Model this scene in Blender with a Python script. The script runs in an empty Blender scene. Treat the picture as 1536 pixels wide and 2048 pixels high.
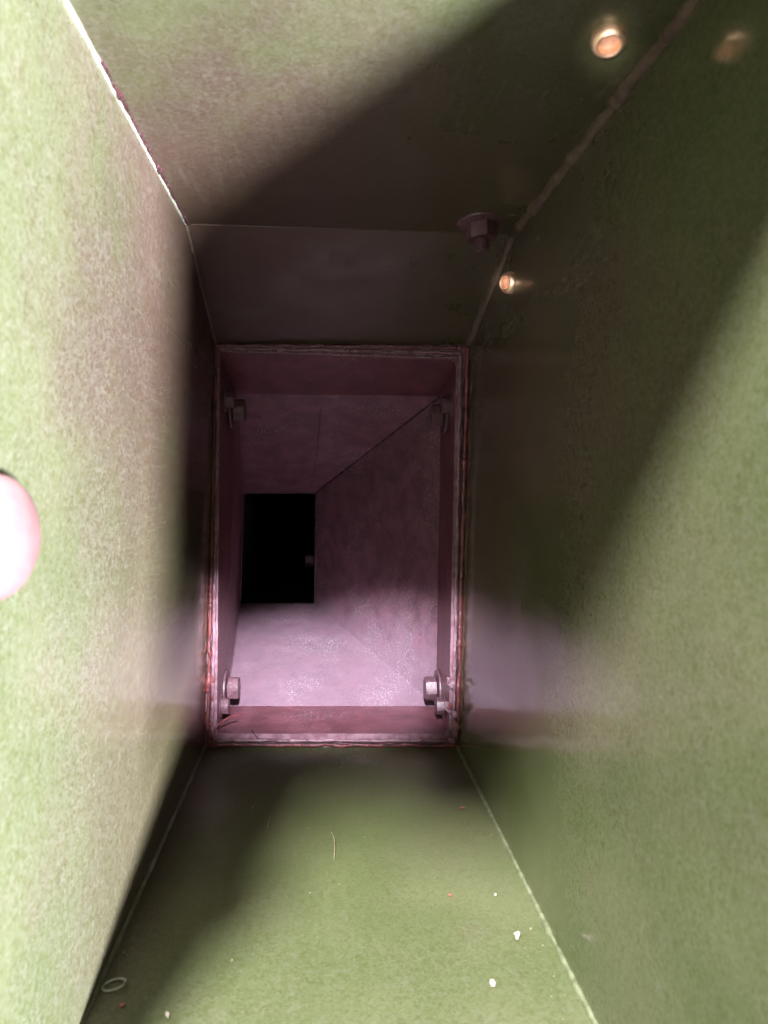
import bpy, bmesh, math, random
from mathutils import Vector, Matrix, noise

# ------------------------------------------------------------------ camera, world, sun, exposure
K = 0.0005                       # one drawing unit = 0.5 mm; depth 1500 units = the flange of the red hopper
TILT = math.radians(-50)         # the chute runs down and away from its open mouth
M = Matrix.Rotation(TILT, 4, 'X') @ Matrix.Translation((0, 0, 0))
M = Matrix.Translation((0, 0, 1.6)) @ M
sc = bpy.context.scene
col = sc.collection

cam_d = bpy.data.cameras.new('camera')
cam_d.sensor_width = 36; cam_d.sensor_fit = 'AUTO'
cam_d.lens = 1500 / 2048 * 36
cam_d.shift_x = (768 - 648) / 2048
cam_d.shift_y = -(1024 - 960) / 2048
cam_d.clip_start = 0.01; cam_d.clip_end = 200
cam_d.dof.use_dof = True
cam_d.dof.focus_distance = 0.74
cam_d.dof.aperture_fstop = 13.0
cam_d.dof.aperture_blades = 0
cam = bpy.data.objects.new('camera', cam_d); col.objects.link(cam)
cam.matrix_world = M @ Matrix.Rotation(math.radians(90), 4, 'X')
sc.camera = cam

world = bpy.data.worlds.new('World'); sc.world = world; world.use_nodes = True
wb = world.node_tree.nodes['Background']
wb.inputs[0].default_value = (.90, .95, 1, 1); wb.inputs[1].default_value = 0.02

def disk_lamp(name, travel, target, dist, diameter, watts, color):
    """round lamp far outside the mouth; travel = direction of its light in chute axes"""
    d = bpy.data.lights.new(name, 'AREA'); d.shape = 'DISK'; d.size = diameter; d.energy = watts; d.color = color
    o = bpy.data.objects.new(name, d); col.objects.link(o)
    t = Vector(travel).normalized(); p = Vector(target) * K - t * dist
    o.matrix_world = M @ (Matrix.Translation(p) @ t.to_track_quat('-Z', 'Y').to_matrix().to_4x4())
    return o
# low lamp behind and to the right of the lens: rakes over the left and the upper panel
disk_lamp('side_lamp', (-349, 504, 165), (280, 390, -150), 4.0, 0.80, 680, (.98, .98, 1))
# added soft fill behind and above: falls on the bottom and the right panel near the mouth
disk_lamp('upper_fill', (.36, 1, -1.06), (0, 600, 0), 2.5, 0.44, 128, (1, .98, .92))

# added spot above the lens, brightens the floor of the red hopper
hop_spot_d = bpy.data.lights.new('hopper_spot', 'SPOT'); hop_spot_d.energy = 66; hop_spot_d.color = (.86, .88, 1)
hop_spot_d.spot_size = math.radians(15); hop_spot_d.spot_blend = 1.0; hop_spot_d.shadow_soft_size = 0.006
hopper_spot = bpy.data.objects.new('hopper_spot', hop_spot_d); col.objects.link(hopper_spot)
tp = Vector((0, 80, 320)) * K; tt = Vector((0, 1790, -470)) * K
hopper_spot.matrix_world = M @ (Matrix.Translation(tp) @ (tt - tp).to_track_quat('-Z', 'Y').to_matrix().to_4x4() @ Matrix.Diagonal((1.7, 1, 1, 1)))

fill_d = bpy.data.lights.new('lens_fill', 'POINT'); fill_d.energy = .20; fill_d.shadow_soft_size = .006; fill_d.color = (1, .80, .60)
fill_o = bpy.data.objects.new('lens_fill', fill_d); col.objects.link(fill_o)      # added fill light beside the lens
fill_o.matrix_world = M @ Matrix.Translation(Vector((40, -24, 50)) * K)

for nm, tgt, w, ang in (('screw_beam', (243, 640, 370), 3.4, 3.4), ('screw_beam', (275, 1160, 303), 7.0, 2.2)):   # added narrow beams that brighten the two zinc screws
    d = bpy.data.lights.new(nm, 'SPOT'); d.energy = w; d.spot_size = math.radians(ang); d.spot_blend = 1; d.shadow_soft_size = .008; d.color = (1, .86, .74)
    o = bpy.data.objects.new(nm, d); col.objects.link(o)
    p = Vector((-30, -30, 20)) * K; v = Vector(tgt) * K - p
    o.matrix_world = M @ (Matrix.Translation(p) @ v.to_track_quat('-Z', 'Y').to_matrix().to_4x4())

sc.view_settings.view_transform = 'Standard'; sc.view_settings.look = 'None'
sc.view_settings.gamma = 1; sc.view_settings.use_curve_mapping = False
sc.view_settings.exposure = 1.8
sc.cycles.max_bounces = 7; sc.cycles.diffuse_bounces = 4; sc.cycles.glossy_bounces = 4
sc.cycles.sample_clamp_indirect = 6
sc.cycles.use_denoising = True
sc.cycles.use_adaptive_sampling = True; sc.cycles.adaptive_threshold = .03

random.seed(4)

# ------------------------------------------------------------------ materials
class NT:
    def __init__(s, name):
        s.m = bpy.data.materials.new(name); s.m.use_nodes = True
        s.n = s.m.node_tree.nodes; s.l = s.m.node_tree.links
        s.b = s.n['Principled BSDF']
        s.co = s.n.new('ShaderNodeTexCoord').outputs['Object']
    def lk(s, a, b): s.l.new(a, b)
    def val(s, sock, v):
        if hasattr(v, 'is_linked'): s.lk(v, sock)
        else: sock.default_value = v
    def mapping(s, scale, src=None, rot=(0, 0, 0)):
        n = s.n.new('ShaderNodeMapping'); n.inputs['Scale'].default_value = scale; n.inputs['Rotation'].default_value = rot
        s.lk(src or s.co, n.inputs[0]); return n.outputs[0]
    def noise(s, scale, detail=4, rough=.55, vec=None, dist=0, out='Fac'):
        n = s.n.new('ShaderNodeTexNoise'); n.inputs['Scale'].default_value = scale
        n.inputs['Detail'].default_value = detail; n.inputs['Roughness'].default_value = rough
        n.inputs['Distortion'].default_value = dist
        s.lk(vec or s.co, n.inputs['Vector']); return n.outputs[out]
    def voro(s, scale, vec=None, rand=1, out='Distance'):
        n = s.n.new('ShaderNodeTexVoronoi'); n.inputs['Scale'].default_value = scale
        n.inputs['Randomness'].default_value = rand
        s.lk(vec or s.co, n.inputs['Vector']); return n.outputs[out]
    def rng(s, v, a, b, c=0, d=1, smooth=True):
        n = s.n.new('ShaderNodeMapRange'); n.interpolation_type = 'SMOOTHSTEP' if smooth else 'LINEAR'
        s.lk(v, n.inputs[0])
        for i, q in enumerate((a, b, c, d)): n.inputs[1 + i].default_value = q
        return n.outputs[0]
    def math(s, op, a, b=0.0):
        n = s.n.new('ShaderNodeMath'); n.operation = op; s.val(n.inputs[0], a); s.val(n.inputs[1], b); return n.outputs[0]
    def mix(s, f, a, b, blend='MIX'):
        n = s.n.new('ShaderNodeMix'); n.data_type = 'RGBA'; n.blend_type = blend
        s.val(n.inputs[0], f)
        for sock, v in ((n.inputs[6], a), (n.inputs[7], b)):
            if hasattr(v, 'is_linked'): s.lk(v, sock)
            else: sock.default_value = (*v, 1)
        return n.outputs[2]
    def xyz(s):
        n = s.n.new('ShaderNodeSeparateXYZ'); s.lk(s.co, n.inputs[0]); return n.outputs
    def bump(s, h, strength, dist, normal=None):
        n = s.n.new('ShaderNodeBump'); n.inputs['Strength'].default_value = strength; n.inputs['Distance'].default_value = dist
        s.lk(h, n.inputs['Height'])
        if normal: s.lk(normal, n.inputs['Normal'])
        return n.outputs[0]

def green_paint():
    t = NT('green_paint_with_overspray')
    x, y, z = t.xyz()
    big = t.noise(8, 2); mid = t.noise(30, 4, .6); fine = t.noise(520, 2, .6)
    streak = t.noise(1, 3, .6, t.mapping((300, 22, 300)))
    fib = t.noise(300, 3, .62, dist=1.5)
    c = t.mix(t.rng(big, .35, .65), (.070, .088, .032), (.098, .108, .051))
    c = t.mix(t.rng(mid, .50, .75, 0, .25), c, (.09, .072, .038))
    # wine red overspray that drifted up the chute from the painted flange: thick on the upper sheets, next to none on the bottom; also darkened to paint in the shade
    up = t.math('MULTIPLY', t.rng(z, -.24, .08), t.rng(x, -.05, .13, 1, .62))
    up = t.math('MAXIMUM', up, t.rng(x, -.112, -.085, .62, 0))
    ov_shade = t.math('ADD', t.rng(y, .17, .48, 0, 1), t.rng(mid, .3, .7, -.16, .16, False))
    ov_shade = t.math('ADD', ov_shade, t.rng(big, .3, .7, -.18, .18, False))
    ov_shade = t.math('MULTIPLY', t.rng(ov_shade, .15, 1.05, 0, .92), up)
    c = t.mix(ov_shade, c, (.058, .026, .022))
    c = t.mix(t.rng(streak, .50, .75, 0, .16), c, (.135, .145, .072))
    glare_film = t.math('MULTIPLY', t.rng(x, -.112, -.095, 1, .62), t.rng(mid, .32, .68, .8, 1.1))      # dust film, strengthened on the left sheet to paint in its bright light
    c = t.mix(t.math('MULTIPLY', t.math('MULTIPLY', t.rng(fib, .36, .74, .08, .50), t.rng(y, .34, .62, 1, .25)), glare_film), c, (.198, .204, .182))
    c = t.mix(t.rng(fib, .32, .47, .28, 0), c, (.05, .05, .022))
    c = t.mix(t.rng(fine, .3, .5, .22, 0), c, (.04, .045, .02))
    # red primer specks close to the flange
    msk = t.math('MULTIPLY', t.rng(t.voro(800), .10, .24, 1, 0), t.rng(mid, .50, .66))
    msk = t.math('MULTIPLY', msk, t.rng(y, .60, .745))
    c = t.mix(msk, c, (.34, .10, .085))
    t.lk(c, t.b.inputs['Base Color'])
    r = t.math('ADD', t.rng(mid, .3, .7, .08, .15, False), t.rng(streak, .45, .7, 0, .05))
    r = t.math('ADD', r, t.rng(z, -.2658, -.2630, .30, 0))         # bottom sheet worn dull by what slides over it
    r = t.math('ADD', r, t.math('MULTIPLY', ov_shade, t.rng(z, .08, .15, .08, .34)))      # overspray dries matt
    t.lk(r, t.b.inputs['Roughness'])
    n = t.bump(big, .06, .0012)
    n = t.bump(fib, .03, .0003, n)
    t.lk(n, t.b.inputs['Normal'])
    t.b.inputs['Specular IOR Level'].default_value = .4
    return t.m

def wine_paint(name='wine_red_primer', base=(.200, .088, .112), dusty=1.0, rough=.42, dust_light=None):
    t = NT(name)
    mid = t.noise(45, 4); fine = t.noise(900, 2, .6); gr = t.noise(430, 3, .65)
    c = t.mix(t.rng(mid, .35, .68), base, tuple(q * .62 for q in base))
    c = t.mix(t.rng(gr, .52, .70, 0, .42 * dusty), c, (.34, .22, .28))
    c = t.mix(t.rng(gr, .30, .46, .5, 0), c, tuple(q * .35 for q in base))
    if dust_light:        # dust on the lower parts, its pale lavender also paints in the light
        x, y, z = t.xyz()
        s_ = t.math('ADD', t.rng(z, dust_light[0], dust_light[1], 1, 0), t.rng(t.noise(28, 4, .65), .3, .7, -.35, .35, False))
        c = t.mix(t.math('MULTIPLY', t.rng(s_, .15, 1.0), t.rng(t.noise(520, 3, .7), .36, .62, .25, 1, False)), c, (.190, .122, .155))
    # pale gritty residue in patches
    patch = t.rng(t.noise(17, 4, .6), .42, .74)
    g = t.math('MULTIPLY', t.rng(t.noise(620, 2, .7), .57, .66), patch)
    c = t.mix(t.math('MULTIPLY', g, .75 * dusty), c, (.62, .58, .62))
    g2 = t.math('MULTIPLY', t.rng(t.voro(330), .05, .12, 1, 0), t.rng(t.noise(90, 2), .52, .62))
    c = t.mix(t.math('MULTIPLY', g2, .8 * dusty), c, (.6, .52, .55))
    t.lk(c, t.b.inputs['Base Color'])
    t.lk(t.rng(gr, .3, .7, rough - .08, rough + .12, False), t.b.inputs['Roughness'])
    n = t.bump(gr, .5, .0007); n = t.bump(fine, .35, .0004, n)
    t.lk(n, t.b.inputs['Normal'])
    return t.m

def sealant(name, a, b, rough=.4):
    t = NT(name)
    n1 = t.noise(120, 4); n2 = t.noise(1, 4, .6, t.mapping((700, 700, 90)))
    c = t.mix(t.rng(n1, .4, .6), a, b)
    c = t.mix(t.rng(n2, .58, .7, 0, .5), c, tuple(q * .18 for q in a))
    t.lk(c, t.b.inputs['Base Color']); t.b.inputs['Roughness'].default_value = rough
    n = t.bump(n1, .5, .001); n = t.bump(n2, .4, .0008, n); t.lk(n, t.b.inputs['Normal'])
    return t.m

def simple(name, a, b, rough, metal=0, scale=300, bump=.3):
    t = NT(name); n1 = t.noise(scale, 4)
    t.lk(t.mix(t.rng(n1, .35, .65), a, b), t.b.inputs['Base Color'])
    t.lk(t.rng(t.noise(scale * .6, 3), .3, .7, rough * .8, rough * 1.25, False), t.b.inputs['Roughness'])
    t.b.inputs['Metallic'].default_value = metal
    t.lk(t.bump(n1, bump, .0004), t.b.inputs['Normal'])
    return t.m

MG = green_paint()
MW = wine_paint()
MWF = wine_paint('dusty_lit_sheet', (.205, .098, .122), 1.0, .45, (-.235, -.10))
MWL = wine_paint('wine_red_flange', (.16, .048, .060), .6, .38)
MB = wine_paint('wine_red_bolt', (.115, .052, .064), .6, .42)
MWD = wine_paint('dark_wine_seam', (.045, .014, .018), .3, .5)
MS = sealant('red_sealant', (.18, .043, .045), (.12, .03, .034))
MP = sealant('pale_pink_lip', (.24, .13, .155), (.16, .072, .09))
MSEAM = simple('brown_weld_seam', (.13, .102, .070), (.095, .068, .054), .4, 0, 160, .5)
MPALE = sealant('pale_seam', (.33, .35, .30), (.24, .26, .19))
MPALE2 = sealant('pale_green_seam', (.17, .19, .12), (.11, .12, .07))
MBRASS = simple('yellow_zinc', (1.0, .70, .50), (1.0, .80, .66), .5, 1.0)
MSOCK = simple('shaded_socket', (.60, .36, .28), (.45, .24, .18), .6)  # shade of the recess put into a darker colour
MPINK = simple('pink_painted_head', (.150, .072, .080), (.165, .085, .092), .8, 0, 120, .05)
MDARK = simple('shaded_duct', (.030, .010, .012), (.020, .008, .009), .6)  # wine duct walls, their deep shade put into the colour
MWHITE = simple('white_flake', (.46, .42, .39), (.36, .29, .27), .7)
MRED = simple('red_flake', (.34, .12, .10), (.22, .07, .06), .6)
MSTRAW = simple('straw_fibre', (.27, .25, .16), (.2, .18, .10), .6)

# ------------------------------------------------------------------ mesh helpers (drawing units in, metres out)
def link_mesh(name, verts, faces, mat, parent, smooth=False, scale=K):
    me = bpy.data.meshes.new(name)
    me.from_pydata([Vector(v) * scale for v in verts], [], faces)
    bm = bmesh.new(); bm.from_mesh(me); bmesh.ops.recalc_face_normals(bm, faces=bm.faces); bm.to_mesh(me); bm.free()
    if smooth:
        for p in me.polygons: p.use_smooth = True
    me.materials.append(mat)
    o = bpy.data.objects.new(name, me); col.objects.link(o)
    if parent is not None: o.parent = parent
    return o

def empty(name, label, cat, loc=(0, 0, 0), group=None):
    o = bpy.data.objects.new(name, None); col.objects.link(o); o.empty_display_size = .02
    o.matrix_world = M @ Matrix.Translation(Vector(loc) * K)
    o['label'] = label; o['category'] = cat
    if group: o['group'] = group
    return o

def slab(name, a, b, c, d, th, mat, parent, nx=40, ny=40, wob=.4, seed=0, outward=None):
    """a-b-c-d inner corners; a closed sheet of thickness th growing away from the duct, faintly dented"""
    a, b, c, d = map(Vector, (a, b, c, d))
    n = (b - a).cross(d - a).normalized()
    if outward is not None and n.dot(Vector(outward)) < 0: n = -n
    V, F = [], []
    for side in (0, 1):
        for j in range(ny + 1):
            for i in range(nx + 1):
                u, v = i / nx, j / ny
                p = a.lerp(b, u).lerp(d.lerp(c, u), v)
                if side: p = p + n * th
                else:
                    e = min(1, 8 * min(u, 1 - u, v, 1 - v))
                    p = p + n * (noise.noise(p * .011 + Vector((seed, 0, 0))) * wob * 2.2 * e)
                V.append(p)
    off = (nx + 1) * (ny + 1); w = nx + 1
    for j in range(ny):
        for i in range(nx):
            q = j * w + i
            F.append((q, q + 1, q + 1 + w, q + w)); F.append((off + q, off + q + w, off + q + 1 + w, off + q + 1))
    for i in range(nx):
        F.append((i, i + off, i + 1 + off, i + 1)); q = ny * w + i; F.append((q, q + 1, q + 1 + off, q + off))
    for j in range(ny):
        q = j * w; F.append((q, q + w, q + w + off, q + off)); q += nx; F.append((q, q + off, q + w + off, q + w))
    return link_mesh(name, V, F, mat, parent, smooth=False)

def bead(name, pts, r, mat, parent, seg=120, ring=8, wob=.25, flat=1.0, seed=0, freq=.05, lumps=0.0, sway=0.0):
    """wobbly bead of weld or sealant along a polyline"""
    pts = [Vector(p) for p in pts]
    L = [0]
    for p, q in zip(pts, pts[1:]): L.append(L[-1] + (q - p).length)
    V, F = [], []
    for k in range(seg + 1):
        s = L[-1] * k / seg
        i = 0
        while i < len(pts) - 2 and L[i + 1] < s: i += 1
        t = (s - L[i]) / max(1e-6, L[i + 1] - L[i]); p = pts[i].lerp(pts[i + 1], t)
        d = (pts[i + 1] - pts[i]).normalized()
        up = Vector((0, 1, 0)) if abs(d.y) < .9 else Vector((0, 0, 1))
        e1 = d.cross(up).normalized(); e2 = d.cross(e1).normalized()
        nz = noise.noise(Vector((s * freq, seed, 0))); n3 = noise.noise(Vector((s * freq * 4, seed + 9, 0)))
        p = p + e1 * noise.noise(Vector((s * freq * .7, seed + 4, 2))) * sway + e2 * noise.noise(Vector((s * freq * .7, seed + 7, 5))) * sway
        rr = r * (1 + wob * 1.6 * nz + wob * .9 * n3)
        if lumps and noise.noise(Vector((s * freq * .45, seed + 3, 1))) > .25: rr *= 1 + lumps
        if k in (0, seg): rr *= .3
        for j in range(ring):
            a = 2 * math.pi * j / ring
            V.append(p + e1 * math.cos(a) * rr + e2 * math.sin(a) * rr * flat)
    for k in range(seg):
        for j in range(ring):
            q = k * ring; F.append((q + j, q + (j + 1) % ring, q + ring + (j + 1) % ring, q + ring + j))
    F.append(tuple(range(ring))); F.append(tuple(seg * ring + j for j in range(ring)))
    return link_mesh(name, V, F, mat, parent, smooth=True)

def lathe(name, prof, seg, mat, parent, smooth=True):
    """profile (radius, height) about local z"""
    V, F = [], []; n = len(prof)
    for r, h in prof:
        for j in range(seg):
            a = 2 * math.pi * j / seg; V.append((r * math.cos(a), r * math.sin(a), h))
    for i in range(n - 1):
        for j in range(seg):
            F.append((i * seg + j, i * seg + (j + 1) % seg, (i + 1) * seg + (j + 1) % seg, (i + 1) * seg + j))
    F.append(tuple(range(seg))[::-1]); F.append(tuple((n - 1) * seg + j for j in range(seg)))
    o = link_mesh(name, V, F, mat, parent, False)
    if smooth:
        me = o.data
        for p in me.polygons: p.use_smooth = True
        me.set_sharp_from_angle(angle=math.radians(35))
    return o

def hexa(name, r, h0, h1, mat, parent, rot=0, cham=.12, bore=0):
    """hexagon head or nut from h0 to h1 along local z, chamfered at its free end"""
    V, F = [], []; N = 24
    def rad(a):
        a = (a - rot + math.pi / 6) % (math.pi / 3) - math.pi / 6
        return r * math.cos(math.pi / 6) / math.cos(a)
    prof = [(0, h0), (0, h1 - cham * r), (1, h1)]
    for m, h in prof:
        for j in range(N):
            a = 2 * math.pi * j / N
            q = rad(a) if m == 0 else min(rad(a), r * .9)
            hh = h
            if m == 0 and h != h0: hh = h + cham * r * (1 - (rad(a) - r * .866) / (r * .134)) * .8
            V.append((q * math.cos(a), q * math.sin(a), hh))
    if bore:
        for h in (h1, h1 - bore * .35):
            for j in range(N):
                a = 2 * math.pi * j / N; V.append((bore * math.cos(a), bore * math.sin(a), h))
    rings = len(V) // N
    for i in range(rings - 1):
        for j in range(N): F.append((i * N + j, i * N + (j + 1) % N, (i + 1) * N + (j + 1) % N, (i + 1) * N + j))
    F.append(tuple(range(N))); F.append(tuple((rings - 1) * N + j for j in range(N)))
    o = link_mesh(name, V, F, mat, parent, False)
    for p in o.data.polygons: p.use_smooth = True
    o.data.set_sharp_from_angle(angle=math.radians(25))
    return o

def stud_profile(r, h0, h1, pitch=3.0):
    p = [(r, h0)]; h = h0
    while h + pitch < h1 - 1.5:
        p += [(r * .86, h + pitch * .5), (r, h + pitch)]; h += pitch
    return p + [(r * .86, h1 - 1), (r * .72, h1)]

def place(o, loc, axis, roll=0):
    """put a part whose local z points along axis, at loc (drawing units, chute axes)"""
    q = Vector(axis).normalized().to_track_quat('Z', 'Y').to_matrix().to_4x4()
    o.matrix_local = Matrix.Translation(Vector(loc) * K) @ q @ Matrix.Rotation(roll, 4, 'Z')

def copy_part(o, parent):
    c = o.copy(); col.objects.link(c); c.parent = parent
    for ch in list(o.children):
        d = ch.copy(); col.objects.link(d); d.parent = c
    return c

# ------------------------------------------------------------------ the green chute
chute = empty('chute', 'green painted sheet metal chute with welded corners, open towards the viewer', 'chute')
D, DC = 1500, 1152
BL, BR, TR, TL = (-238, -533), (267, -534), (293, 378), (-212.5, 393)
def P(c, y): return (c[0], y, c[1])
YL, YR, YT, YB = 470, 352, 250, 712
TLe, TRe = (-216, 270), (290, 270)
TH = 8
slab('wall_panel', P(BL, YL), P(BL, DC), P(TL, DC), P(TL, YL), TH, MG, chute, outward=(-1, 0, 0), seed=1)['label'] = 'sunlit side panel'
slab('wall_panel', P(BR, YR), P(BR, DC), P(TR, DC), P(TR, YR), TH, MG, chute, outward=(1, 0, 0), seed=2)['label'] = 'shaded side panel'
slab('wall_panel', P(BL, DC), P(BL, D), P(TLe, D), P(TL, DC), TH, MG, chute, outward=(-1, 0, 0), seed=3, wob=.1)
slab('wall_panel', P(BR, DC), P(BR, D), P(TRe, D), P(TR, DC), TH, MG, chute, outward=(1, 0, 0), seed=4, wob=.1)
slab('wall_panel', P(BL, YB), P(BR, YB), P(BR, D), P(BL, D), TH, MG, chute, outward=(0, 0, -1), seed=5)['label'] = 'bottom panel with flakes of dirt'
slab('wall_panel', P(TL, YT), P(TR, YT), P(TR, DC), P(TL, DC), TH, MG, chute, outward=(0, 0, 1), seed=6)['label'] = 'upper panel crossed by a slanting shadow'
slab('sloped_panel', P(TL, DC), P(TR, DC), P(TRe, D), P(TLe, D), TH, MG, chute, outward=(0, 0, 1), seed=7, wob=.3)

# welded and sealed corners
bead('weld_seam', [P(TR, YT), P(TR, DC), P(TRe, D - 4)], 8, MSEAM, chute, seg=260, wob=.28, seed=1, freq=.03, lumps=.28, sway=2.5)
bead('weld_seam', [P((TL[0] + .5, TL[1] - .5), YT), P((TL[0] + .5, TL[1] - .5), DC)], 3.0, MPALE, chute, seg=160, wob=.1, seed=2)  # highlight along the panel edge, painted as a pale bead
bead('weld_seam', [P((TL[0] + 3.5, TL[1] - .5), 700), P((TL[0] + 4.0, TL[1] - .5), DC)], 2.2, MWD, chute, seg=200, wob=.4, seed=3, freq=.05, lumps=.5, sway=1.5)
bead('weld_seam', [P(TL, DC), P(TLe, D - 4)], 3.2, MSEAM, chute, seg=80, wob=.2, seed=4)
bead('weld_seam', [P(BL, YB), P(BL, D - 4)], 3.0, MPALE2, chute, seg=220, wob=.35, seed=5, freq=.03)
bead('weld_seam', [P(BR, YB), P(BR, D - 4)], 4.0, MPALE2, chute, seg=220, wob=.35, seed=6, freq=.03)
bead('fold_line', [P((TL[0] + 4, TL[1] - .2), DC), P((TR[0] - 6, TR[1] - .2), DC)], 1.6, MG, chute, seg=80, wob=.3, seed=8)

# painted bolt with a broad washer hanging from the upper panel
def top_z(x): return TL[1] + (TR[1] - TL[1]) * (x - TL[0]) / (TR[0] - TL[0])
bx, by = 231, 1100
b = lathe('bolt', stud_profile(10, -4, 46), 20, MB, chute); place(b, (bx, by, top_z(bx)), (0.02, -.05, -1)); b['label'] = 'dark red bolt hanging beside the weld'
lathe('washer', [(34, -2), (36, 1), (35, 3.5), (30, 5.5), (13, 6.5)], 40, MB, b)
hexa('nut', 24, 6, 28, MB, b, rot=.3, cham=.2)

# bright yellow zinc screw ends
def screw(loc, axis, label, r=15, h=14):
    s = lathe('screw', [(r * .9, -3), (r * .98, 3), (r, h * .4), (r * .97, h * .6), (r * .9, h * .8), (r * .8, h * .93), (r * .68, h), (r * .58, h * .96), (r * .54, h * .8), (r * .52, h * .35), (r * .2, h * .3)], 40, MBRASS, chute)
    lathe('socket', [(r * .53, h * .36), (r * .53, h * .5), (r * .4, h * .52)], 24, MSOCK, s)
    place(s, loc, axis); s['label'] = label; return s
screw((243, 640, top_z(243)), (-.14, -.42, -.9), 'bright orange screw end hanging from the upper panel')
def right_x(z): return BR[0] + (TR[0] - BR[0]) * (z - BR[1]) / (TR[1] - BR[1])
screw((right_x(301) + 1, 1160, 305), (-.86, -.5, -.12), 'bright orange screw end beside the corner weld', 17, 16)

# round pink bolt head on the sunlit side
def left_x(z): return BL[0] + (TL[0] - BL[0]) * (z - BL[1]) / (TL[1] - BL[1])
pk = lathe('round_head', [(43, -2), (43, 4)] + [(43 * math.cos(a * math.pi / 22), 4 + 27 * math.sin(a * math.pi / 22)) for a in range(1, 11)], 48, MPINK, chute)
place(pk, (left_x(-38), 500, -38), (1, 0, 0)); pk['label'] = 'round pink bolt head at the left edge'

# ------------------------------------------------------------------ the wine red hopper behind the flange
hop = empty('hopper', 'wine red tapering hopper behind the flange, with a black outlet', 'hopper', (0, 0, 0))
D2, D3, D4 = 1687, 2175, 7000
oBL, oBR, oTR, oTL = (-238, -533), (267, -535), (290, 270), (-216, 270)
iBL, iBR, iTR, iTL = (-214, -507), (249, -507), (264, 240), (-207, 256)
fBL, fBR, fTR, fTL = (-220.5, -508.5), (252, -508.5), (263, 189), (-198, 193)
hBL, hBR, hTR, hTL = (-244, -360), (-26, -360), (-23, -36), (-233, -36)
# flange lips: four strips facing the viewer
def strip(o1, o2, i2, i1, y, th=5):
    return slab('flange_lip', P(o1, y), P(o2, y), P(i2, y), P(i1, y), th, MP, hop, nx=60, ny=3, wob=.6, outward=(0, 1, 0), seed=random.random() * 9)
strip(oBL, oBR, iBR, iBL, D - 2); strip(oTL, oTR, iTR, iTL, D - 2)
strip(oBL, oTL, iTL, iBL, D - 2.6); strip(oBR, oTR, iTR, iBR, D - 2.6)
# collar
def panel(name, a, ya, b_, yb_, out, mat=MW, n=30, wob=.4, seed=0):
    return slab(name, P(a[0], ya), P(a[1], ya), P(b_[1], yb_), P(b_[0], yb_), 6, mat, hop, nx=n, ny=n, wob=wob, outward=out, seed=seed)
panel('collar_panel', (iBL, iBR), D, (fBL, fBR), D2, (0, 0, -1), MWL, seed=11)
panel('collar_panel', (iTL, iTR), D, (fTL, fTR), D2, (0, 0, 1), MWL, seed=12)
panel('collar_panel', (iBL, iTL), D, (fBL, fTL), D2, (-1, 0, 0), MWL, seed=13)
panel('collar_panel', (iBR, iTR), D, (fBR, fTR), D2, (1, 0, 0), MWL, seed=14)
# tapered panels
panel('hopper_panel', (fBL, fBR), D2, (hBL, hBR), D3, (0, 0, -1), MWF, seed=15, wob=.8)
panel('hopper_panel', (fTL, fTR), D2, (hTL, hTR), D3, (0, 0, 1), seed=16, wob=.8)
panel('hopper_panel', (fBL, fTL), D2, (hBL, hTL), D3, (-1, 0, 0), seed=17)
panel('hopper_panel', (fBR, fTR), D2, (hBR, hTR), D3, (1, 0, 0), MWF, seed=18, wob=.8)
# outlet duct
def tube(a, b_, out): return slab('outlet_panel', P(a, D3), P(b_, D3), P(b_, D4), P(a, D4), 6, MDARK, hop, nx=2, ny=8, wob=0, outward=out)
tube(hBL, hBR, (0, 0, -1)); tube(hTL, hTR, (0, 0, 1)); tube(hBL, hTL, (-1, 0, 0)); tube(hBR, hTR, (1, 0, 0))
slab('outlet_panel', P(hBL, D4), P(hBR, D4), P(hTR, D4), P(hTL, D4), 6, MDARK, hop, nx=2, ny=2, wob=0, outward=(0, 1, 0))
bead('outlet_rim', [P(hBL, D3), P(hTL, D3), P(hTR, D3), P(hBR, D3), P(hBL, D3)], 3.6, MWD, hop, seg=200, wob=.4, seed=20, freq=.02)
# seams of the hopper
def lerp3(a, b_, t): return tuple(Vector(a).lerp(Vector(b_), t))
bead('weld_seam', [P(fTR, D2), P(hTR, D3)], 3.0, MWD, hop, seg=160, wob=.5, seed=21, freq=.06)
bead('weld_seam', [P(fBR, D2), P(hBR, D3)], 1.6, MWF, hop, seg=120, wob=.3, seed=22)
bead('weld_seam', [P(fTL, D2), P(hTL, D3)], 3.0, MW, hop, seg=80, wob=.3, seed=23)
bead('weld_seam', [P(fBL, D2), P(hBL, D3)], 3.0, MW, hop, seg=80, wob=.3, seed=24)
pa = lerp3(P(fTL, D2), P(fTR, D2), .42); pb = lerp3(P(hTL, D3), P(hTR, D3), .97)
bead('weld_seam', [lerp3(pa, pb, .12), lerp3(pa, pb, .92)], 1.6, MW, hop, seg=80, wob=.3, seed=25)

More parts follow.
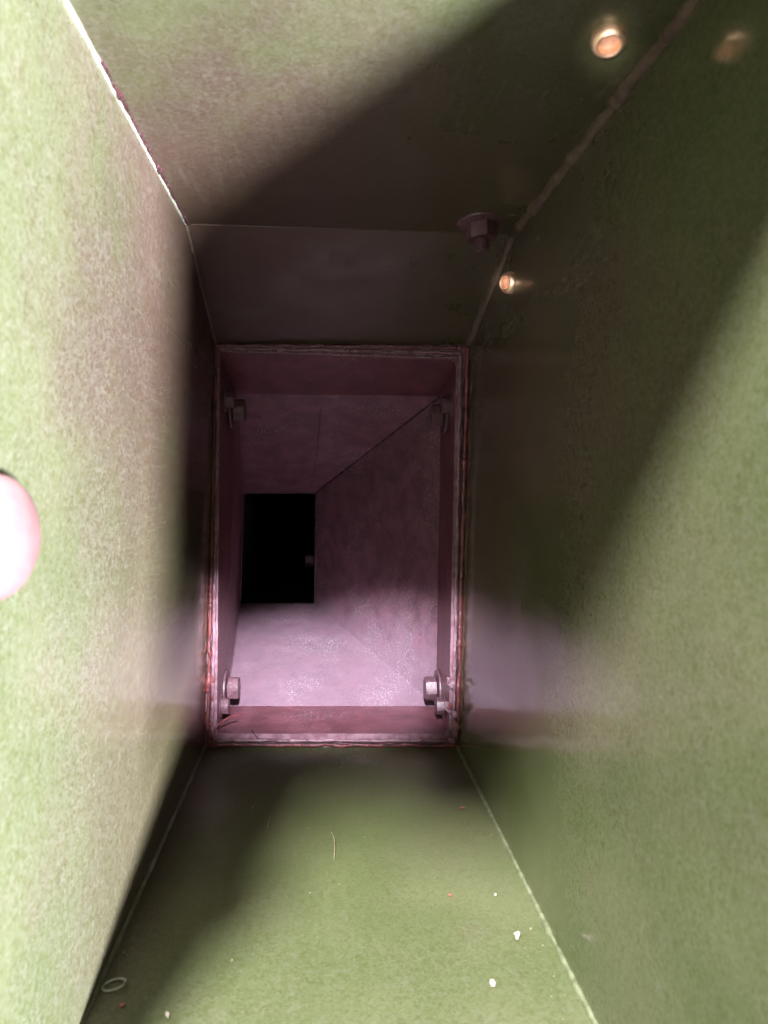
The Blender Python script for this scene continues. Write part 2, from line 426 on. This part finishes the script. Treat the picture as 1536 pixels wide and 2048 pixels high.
# cracked red sealant round the flange
def seal(pts, r, mat, seed, lumps=.5, wob=.4, sway=2.5, name='sealant_bead', flat=1.0):
    return bead(name, pts, r, mat, hop, seg=260, wob=wob, seed=seed, freq=.045, lumps=lumps, sway=sway, flat=flat)
Y = D - 6
def q(a, b_, t): return (a[0] + (b_[0] - a[0]) * t, a[1] + (b_[1] - a[1]) * t)
seal([P(q(oBL, iBL, .22), Y), P(q(oTL, iTL, .22), Y)], 3.6, MS, 31)
seal([P(q(oBL, iBL, .62), Y), P(q(oTL, iTL, .66), Y)], 3.6, MP, 32, .2, flat=.7)
seal([P(q(oBR, iBR, .15), Y), P(q(oTR, iTR, .15), Y)], 4.6, MS, 34, .3)
seal([P(q(oBR, iBR, .55), Y), P(q(oTR, iTR, .66), Y)], 4.0, MP, 35, .2, flat=.7)
seal([P(q(oBL, iBL, .22), Y), P(q(oBR, iBR, .22), Y)], 4.0, MS, 37, .4)
seal([P(q(oBL, iBL, .55), Y), P(q(oBR, iBR, .55), Y)], 3.0, MP, 38, .3)
seal([P(q(oTL, iTL, .2), Y), P(q(oTR, iTR, .2), Y)], 3.4, MWL, 40, .4)
seal([P(q(oTL, iTL, .55), Y), P(q(oTR, iTR, .55), Y)], 2.6, MP, 41, .9)
seal([P(q(oTL, iTL, .9), Y), P(q(oTR, iTR, .9), Y)], 2.4, MW, 42, .2)

# black gaps where the sealant has split
def crack(a, b_, t, i0, i1, r_, seed):
    A, B = P(q(a[0], a[1], t), Y - 2.5), P(q(b_[0], b_[1], t), Y - 2.5)
    bead('sealant_crack', [lerp3(A, B, i0), lerp3(A, B, i1)], r_, MDARK, hop, seg=180, ring=6, wob=.6, seed=seed, freq=.035, sway=4)
Lb, Lt, Rb, Rt = (oBL, iBL), (oTL, iTL), (oBR, iBR), (oTR, iTR)
crack(Lb, Lt, .42, .04, .97, 1.3, 61)
crack(Rb, Rt, .36, .02, .30, 2.2, 63); crack(Rb, Rt, .36, .30, .93, 1.3, 64)
crack(Lb, Rb, .36, .02, .98, 1.2, 66)
# rounded inside corners of the flange
def fillet(corner, sx, rad):
    V = [(corner[0], D - 3.2, corner[1])]
    for k in range(9):
        a = math.pi / 2 * k / 8
        V.append((corner[0] - sx * rad * (1 - math.sin(a)), D - 3.2, corner[1] - rad * (1 - math.cos(a))))
    n = len(V); V += [(v[0], v[1] + 8, v[2]) for v in V]
    F = [tuple(range(n)), tuple(range(n, 2 * n))] + [(j, (j + 1) % n, n + (j + 1) % n, n + j) for j in range(n)]
    link_mesh('corner_fillet', V, F, MWL, hop)
fillet((iTR[0] + 1, iTR[1] + 1), 1, 18); fillet((iTL[0] - 1, iTL[1] + 1), -1, 14)

# bolts through the collar sides
def collar_bolt(side, z, y, big=True, label=None):
    t = (y - D) / (D2 - D)
    if side < 0:
        a, b_ = q(iBL, iTL, (z - iBL[1]) / (iTL[1] - iBL[1])), q(fBL, fTL, (z - fBL[1]) / (fTL[1] - fBL[1]))
    else:
        a, b_ = q(iBR, iTR, (z - iBR[1]) / (iTR[1] - iBR[1])), q(fBR, fTR, (z - fBR[1]) / (fTR[1] - fBR[1]))
    x = a[0] + (b_[0] - a[0]) * t
    bo = hexa('bolt', 26 if big else 18, 9 if big else 3, 32 if big else 18, MB, hop, rot=.34, cham=.16)
    place(bo, (x, y, z), (-side, -.03, 0))
    if label: bo['label'] = label
    if big:
        lathe('washer', [(38, 1.5), (39, 3), (38.5, 6), (15, 7)], 36, MB, bo)
        lathe('shank', [(12, -2), (12, 12)], 16, MB, bo)
    else:
        lathe('washer', [(23, -1), (24, 1), (23, 3)], 28, MB, bo)
    return bo
zb = -455
collar_bolt(-1, zb, 1640, True, 'lower bolt with a bent washer beside it'); collar_bolt(-1, zb - 15, 1560, False)
collar_bolt(1, zb, 1640, True, 'lower bolt among cracked sealant'); collar_bolt(1, zb - 15, 1560, False)
collar_bolt(-1, 150, 1620, True); collar_bolt(-1, 165, 1560, False)
collar_bolt(1, 140, 1620, True); collar_bolt(1, 155, 1560, False)
# bolt just inside the outlet
ob = hexa('bolt', 22, 12, 32, MB, hop, rot=.2); place(ob, (-25, 2300, -246), (-1, 0, 0)); ob['label'] = 'small bolt inside the black outlet'
lathe('nut', [(17, 1), (18, 3), (18, 11), (15, 13)], 6, MB, ob, smooth=False)

# curled flakes of sealant round the lower bolt
def flake(name, loc, size, mat, parent, seed, normal=(0, -1, 0), th=1.4, stretch=1.0, roll=None):
    rnd = random.Random(seed); n = rnd.randint(6, 9); V, F = [], []
    rs = [size * rnd.uniform(.55, 1.1) for _ in range(n)]
    for h in (0, th):
        for j in range(n):
            a = 2 * math.pi * (j + rnd.uniform(-.2, .2) * (h == 0)) / n
            xx, yy = rs[j] * math.cos(a), rs[j] * math.sin(a) * stretch
            V.append((xx, yy, h + .12 * abs(xx) * rnd.uniform(.2, .8)))
    F.append(tuple(range(n))[::-1]); F.append(tuple(range(n, 2 * n)))
    for j in range(n): F.append((j, (j + 1) % n, n + (j + 1) % n, n + j))
    o = link_mesh(name, V, F, mat, parent)
    ax = Vector(normal).normalized().to_track_quat('Z', 'Y').to_matrix().to_4x4()
    m = Matrix.Translation(Vector(loc) * K) @ ax @ Matrix.Rotation(roll if roll is not None else rnd.uniform(0, 6.28), 4, 'Z')
    if parent is not None: o.matrix_local = m
    else: o.matrix_world = M @ m
    return o
rnd = random.Random(8)
for i in range(10):
    z = rnd.uniform(-520, -385); x = rnd.uniform(244, 262)
    flake('sealant_flake', (x, D - 10 - rnd.uniform(0, 8), z), rnd.uniform(5, 10), rnd.choice([MS, MP, MP]), hop, i + 50,
          normal=(rnd.uniform(-.6, .3), -1, rnd.uniform(-.4, .4)), stretch=rnd.uniform(1, 2.2), roll=rnd.uniform(-.4, .4))
for i in range(7):
    z = rnd.uniform(-530, -300); x = rnd.uniform(-232, -216)
    flake('sealant_flake', (x, D - 9 - rnd.uniform(0, 5), z), rnd.uniform(2.5, 4.5), MS, hop, i + 80,
          normal=(rnd.uniform(-.3, .6), -1, rnd.uniform(-.4, .4)), stretch=rnd.uniform(1.5, 3), roll=rnd.uniform(-.3, .3))

# ------------------------------------------------------------------ loose bits
def floor_pt(px, py):
    v = (960 - py) / 1500; y = -533.5 / v; return ((px - 648) / 1500 * y, y, -533.5)
def tag(o, label, cat, group=None):
    o['label'] = label; o['category'] = cat
    if group: o['group'] = group
    return o
G = 'flakes on the bottom panel'
for px, py, s, m, st, lab in (
    (1035, 1873, 6, MWHITE, 2.0, 'largest white flake, near the right seam of the green bottom panel'),
    (985, 1970, 4.5, MWHITE, 1.8, 'second largest white flake, just below the largest one on the green panel'),
    (335, 2033, 4, MWHITE, 1.6, 'white flake at the very bottom of the picture, left of centre'),
    (900, 1793, 3.5, MRED, 1.0, 'small round pink flake on the green panel, centre right'),
    (991, 1792, 2.5, MWHITE, 1.3, 'tiny pale flake right of the round pink one'),
    (925, 1618, 5, MRED, 1.2, 'red flake below the right end of the flange'),
    (357, 1619, 4, MRED, 1.5, 'red flake caught on the left seam of the bottom panel'),
    (392, 1588, 4.5, MRED, 2.4, 'long red flake just right of the left seam'),
    (244, 2014, 4, MRED, 1.3, 'pinkish crumb below the wire ring')):
    p = floor_pt(px, py)
    o = flake('paint_flake', (p[0], p[1], p[2] + 1.2), s * .72, m, None, int(px + py), normal=(0, 0, 1), stretch=st, roll=random.uniform(-.5, .5))
    tag(o, lab, 'flake', G)

def fibre(name, pts, r, mat, label, cat='fibre'):
    base = Vector(pts[0])
    o = bead(name, [Vector(p) - base for p in pts], r, mat, None, seg=40, ring=6, wob=.15, seed=random.random() * 9)
    o.matrix_world = M @ Matrix.Translation(base * K)
    return tag(o, label, cat)
def fl(px, py, h=2.0):
    p = floor_pt(px, py); return (p[0], p[1], p[2] + h)
fibre('straw_fibre', [fl(668, 1722), fl(670, 1705, 4), fl(669, 1685, 5), fl(663, 1668, 3)], .7, MSTRAW, 'pale curved fibre lying on the middle of the green bottom panel')
fibre('straw_fibre', [fl(534, 1660), fl(537, 1648, 3), fl(540, 1636)], .8, MSTRAW, 'short yellow fibre left of the curved one')
fibre('straw_fibre', [(-226, 1490, -515), (-212, 1497, -488), (-190, 1515, -478), (-172, 1530, -480)], 2.0, MS, 'red bristle curling out of the lower left flange corner')
fibre('hair', [(-145, 1512, -502), (-141, 1497, -506), (-130, 1493, -515), (-95, 1492, -518), (-30, 1492, -517)], .9, MDARK, 'dark hair bent over the lower flange lip', 'hair')
# grit that gathers along the flange and in the corners of the bottom panel
def grit(name, n, mat, label, seed, near):
    rg = random.Random(seed); V, F = [], []
    for i in range(n):
        if near:
            y = D - 12 - abs(rg.gauss(0, 70)); x = rg.uniform(-225, 258)
            if rg.random() < .5: x = 258 - abs(rg.gauss(0, 90))
        else:
            y = rg.uniform(740, D - 20); x = rg.choice([-226 + abs(rg.gauss(0, 22)), 256 - abs(rg.gauss(0, 22)), rg.uniform(-225, 255), rg.uniform(-225, 255)])
        x = max(-232, min(262, x)); r_ = rg.uniform(.45, 1.3) if rg.random() < .9 else rg.uniform(1.3, 2.2); b0 = len(V)
        for sx, sy, sz in ((1, 0, 0), (-.5, .9, 0), (-.6, -.8, 0), (.1, .1, 1.1)):
            V.append((x + sx * r_ * rg.uniform(.6, 1.3), y + sy * r_ * rg.uniform(.6, 1.3), -532.6 + sz * r_))
        F += [(b0, b0 + 1, b0 + 3), (b0 + 1, b0 + 2, b0 + 3), (b0 + 2, b0, b0 + 3), (b0, b0 + 2, b0 + 1)]
    o = link_mesh(name, V, F, mat, None); o.matrix_world = M.copy(); o['kind'] = 'stuff'; tag(o, label, 'grit')
grit('red_grit', 420, MRED, 'fine red grit strewn along the foot of the flange', 5, True)
grit('pale_grit', 110, MSTRAW, 'fine pale grit scattered over the green bottom panel', 6, False)
# wire ring by the left seam
c = floor_pt(228, 1975); pts = []
for k in range(25):
    a = 2 * math.pi * k / 24; pts.append((c[0] + 12 * math.cos(a), c[1] + 9 * math.sin(a), c[2] + 3 + 2.5 * math.cos(a)))
wr = fibre('wire_ring', pts, 1.3, MPALE, 'small pale ring lying beside the left seam', 'ring')
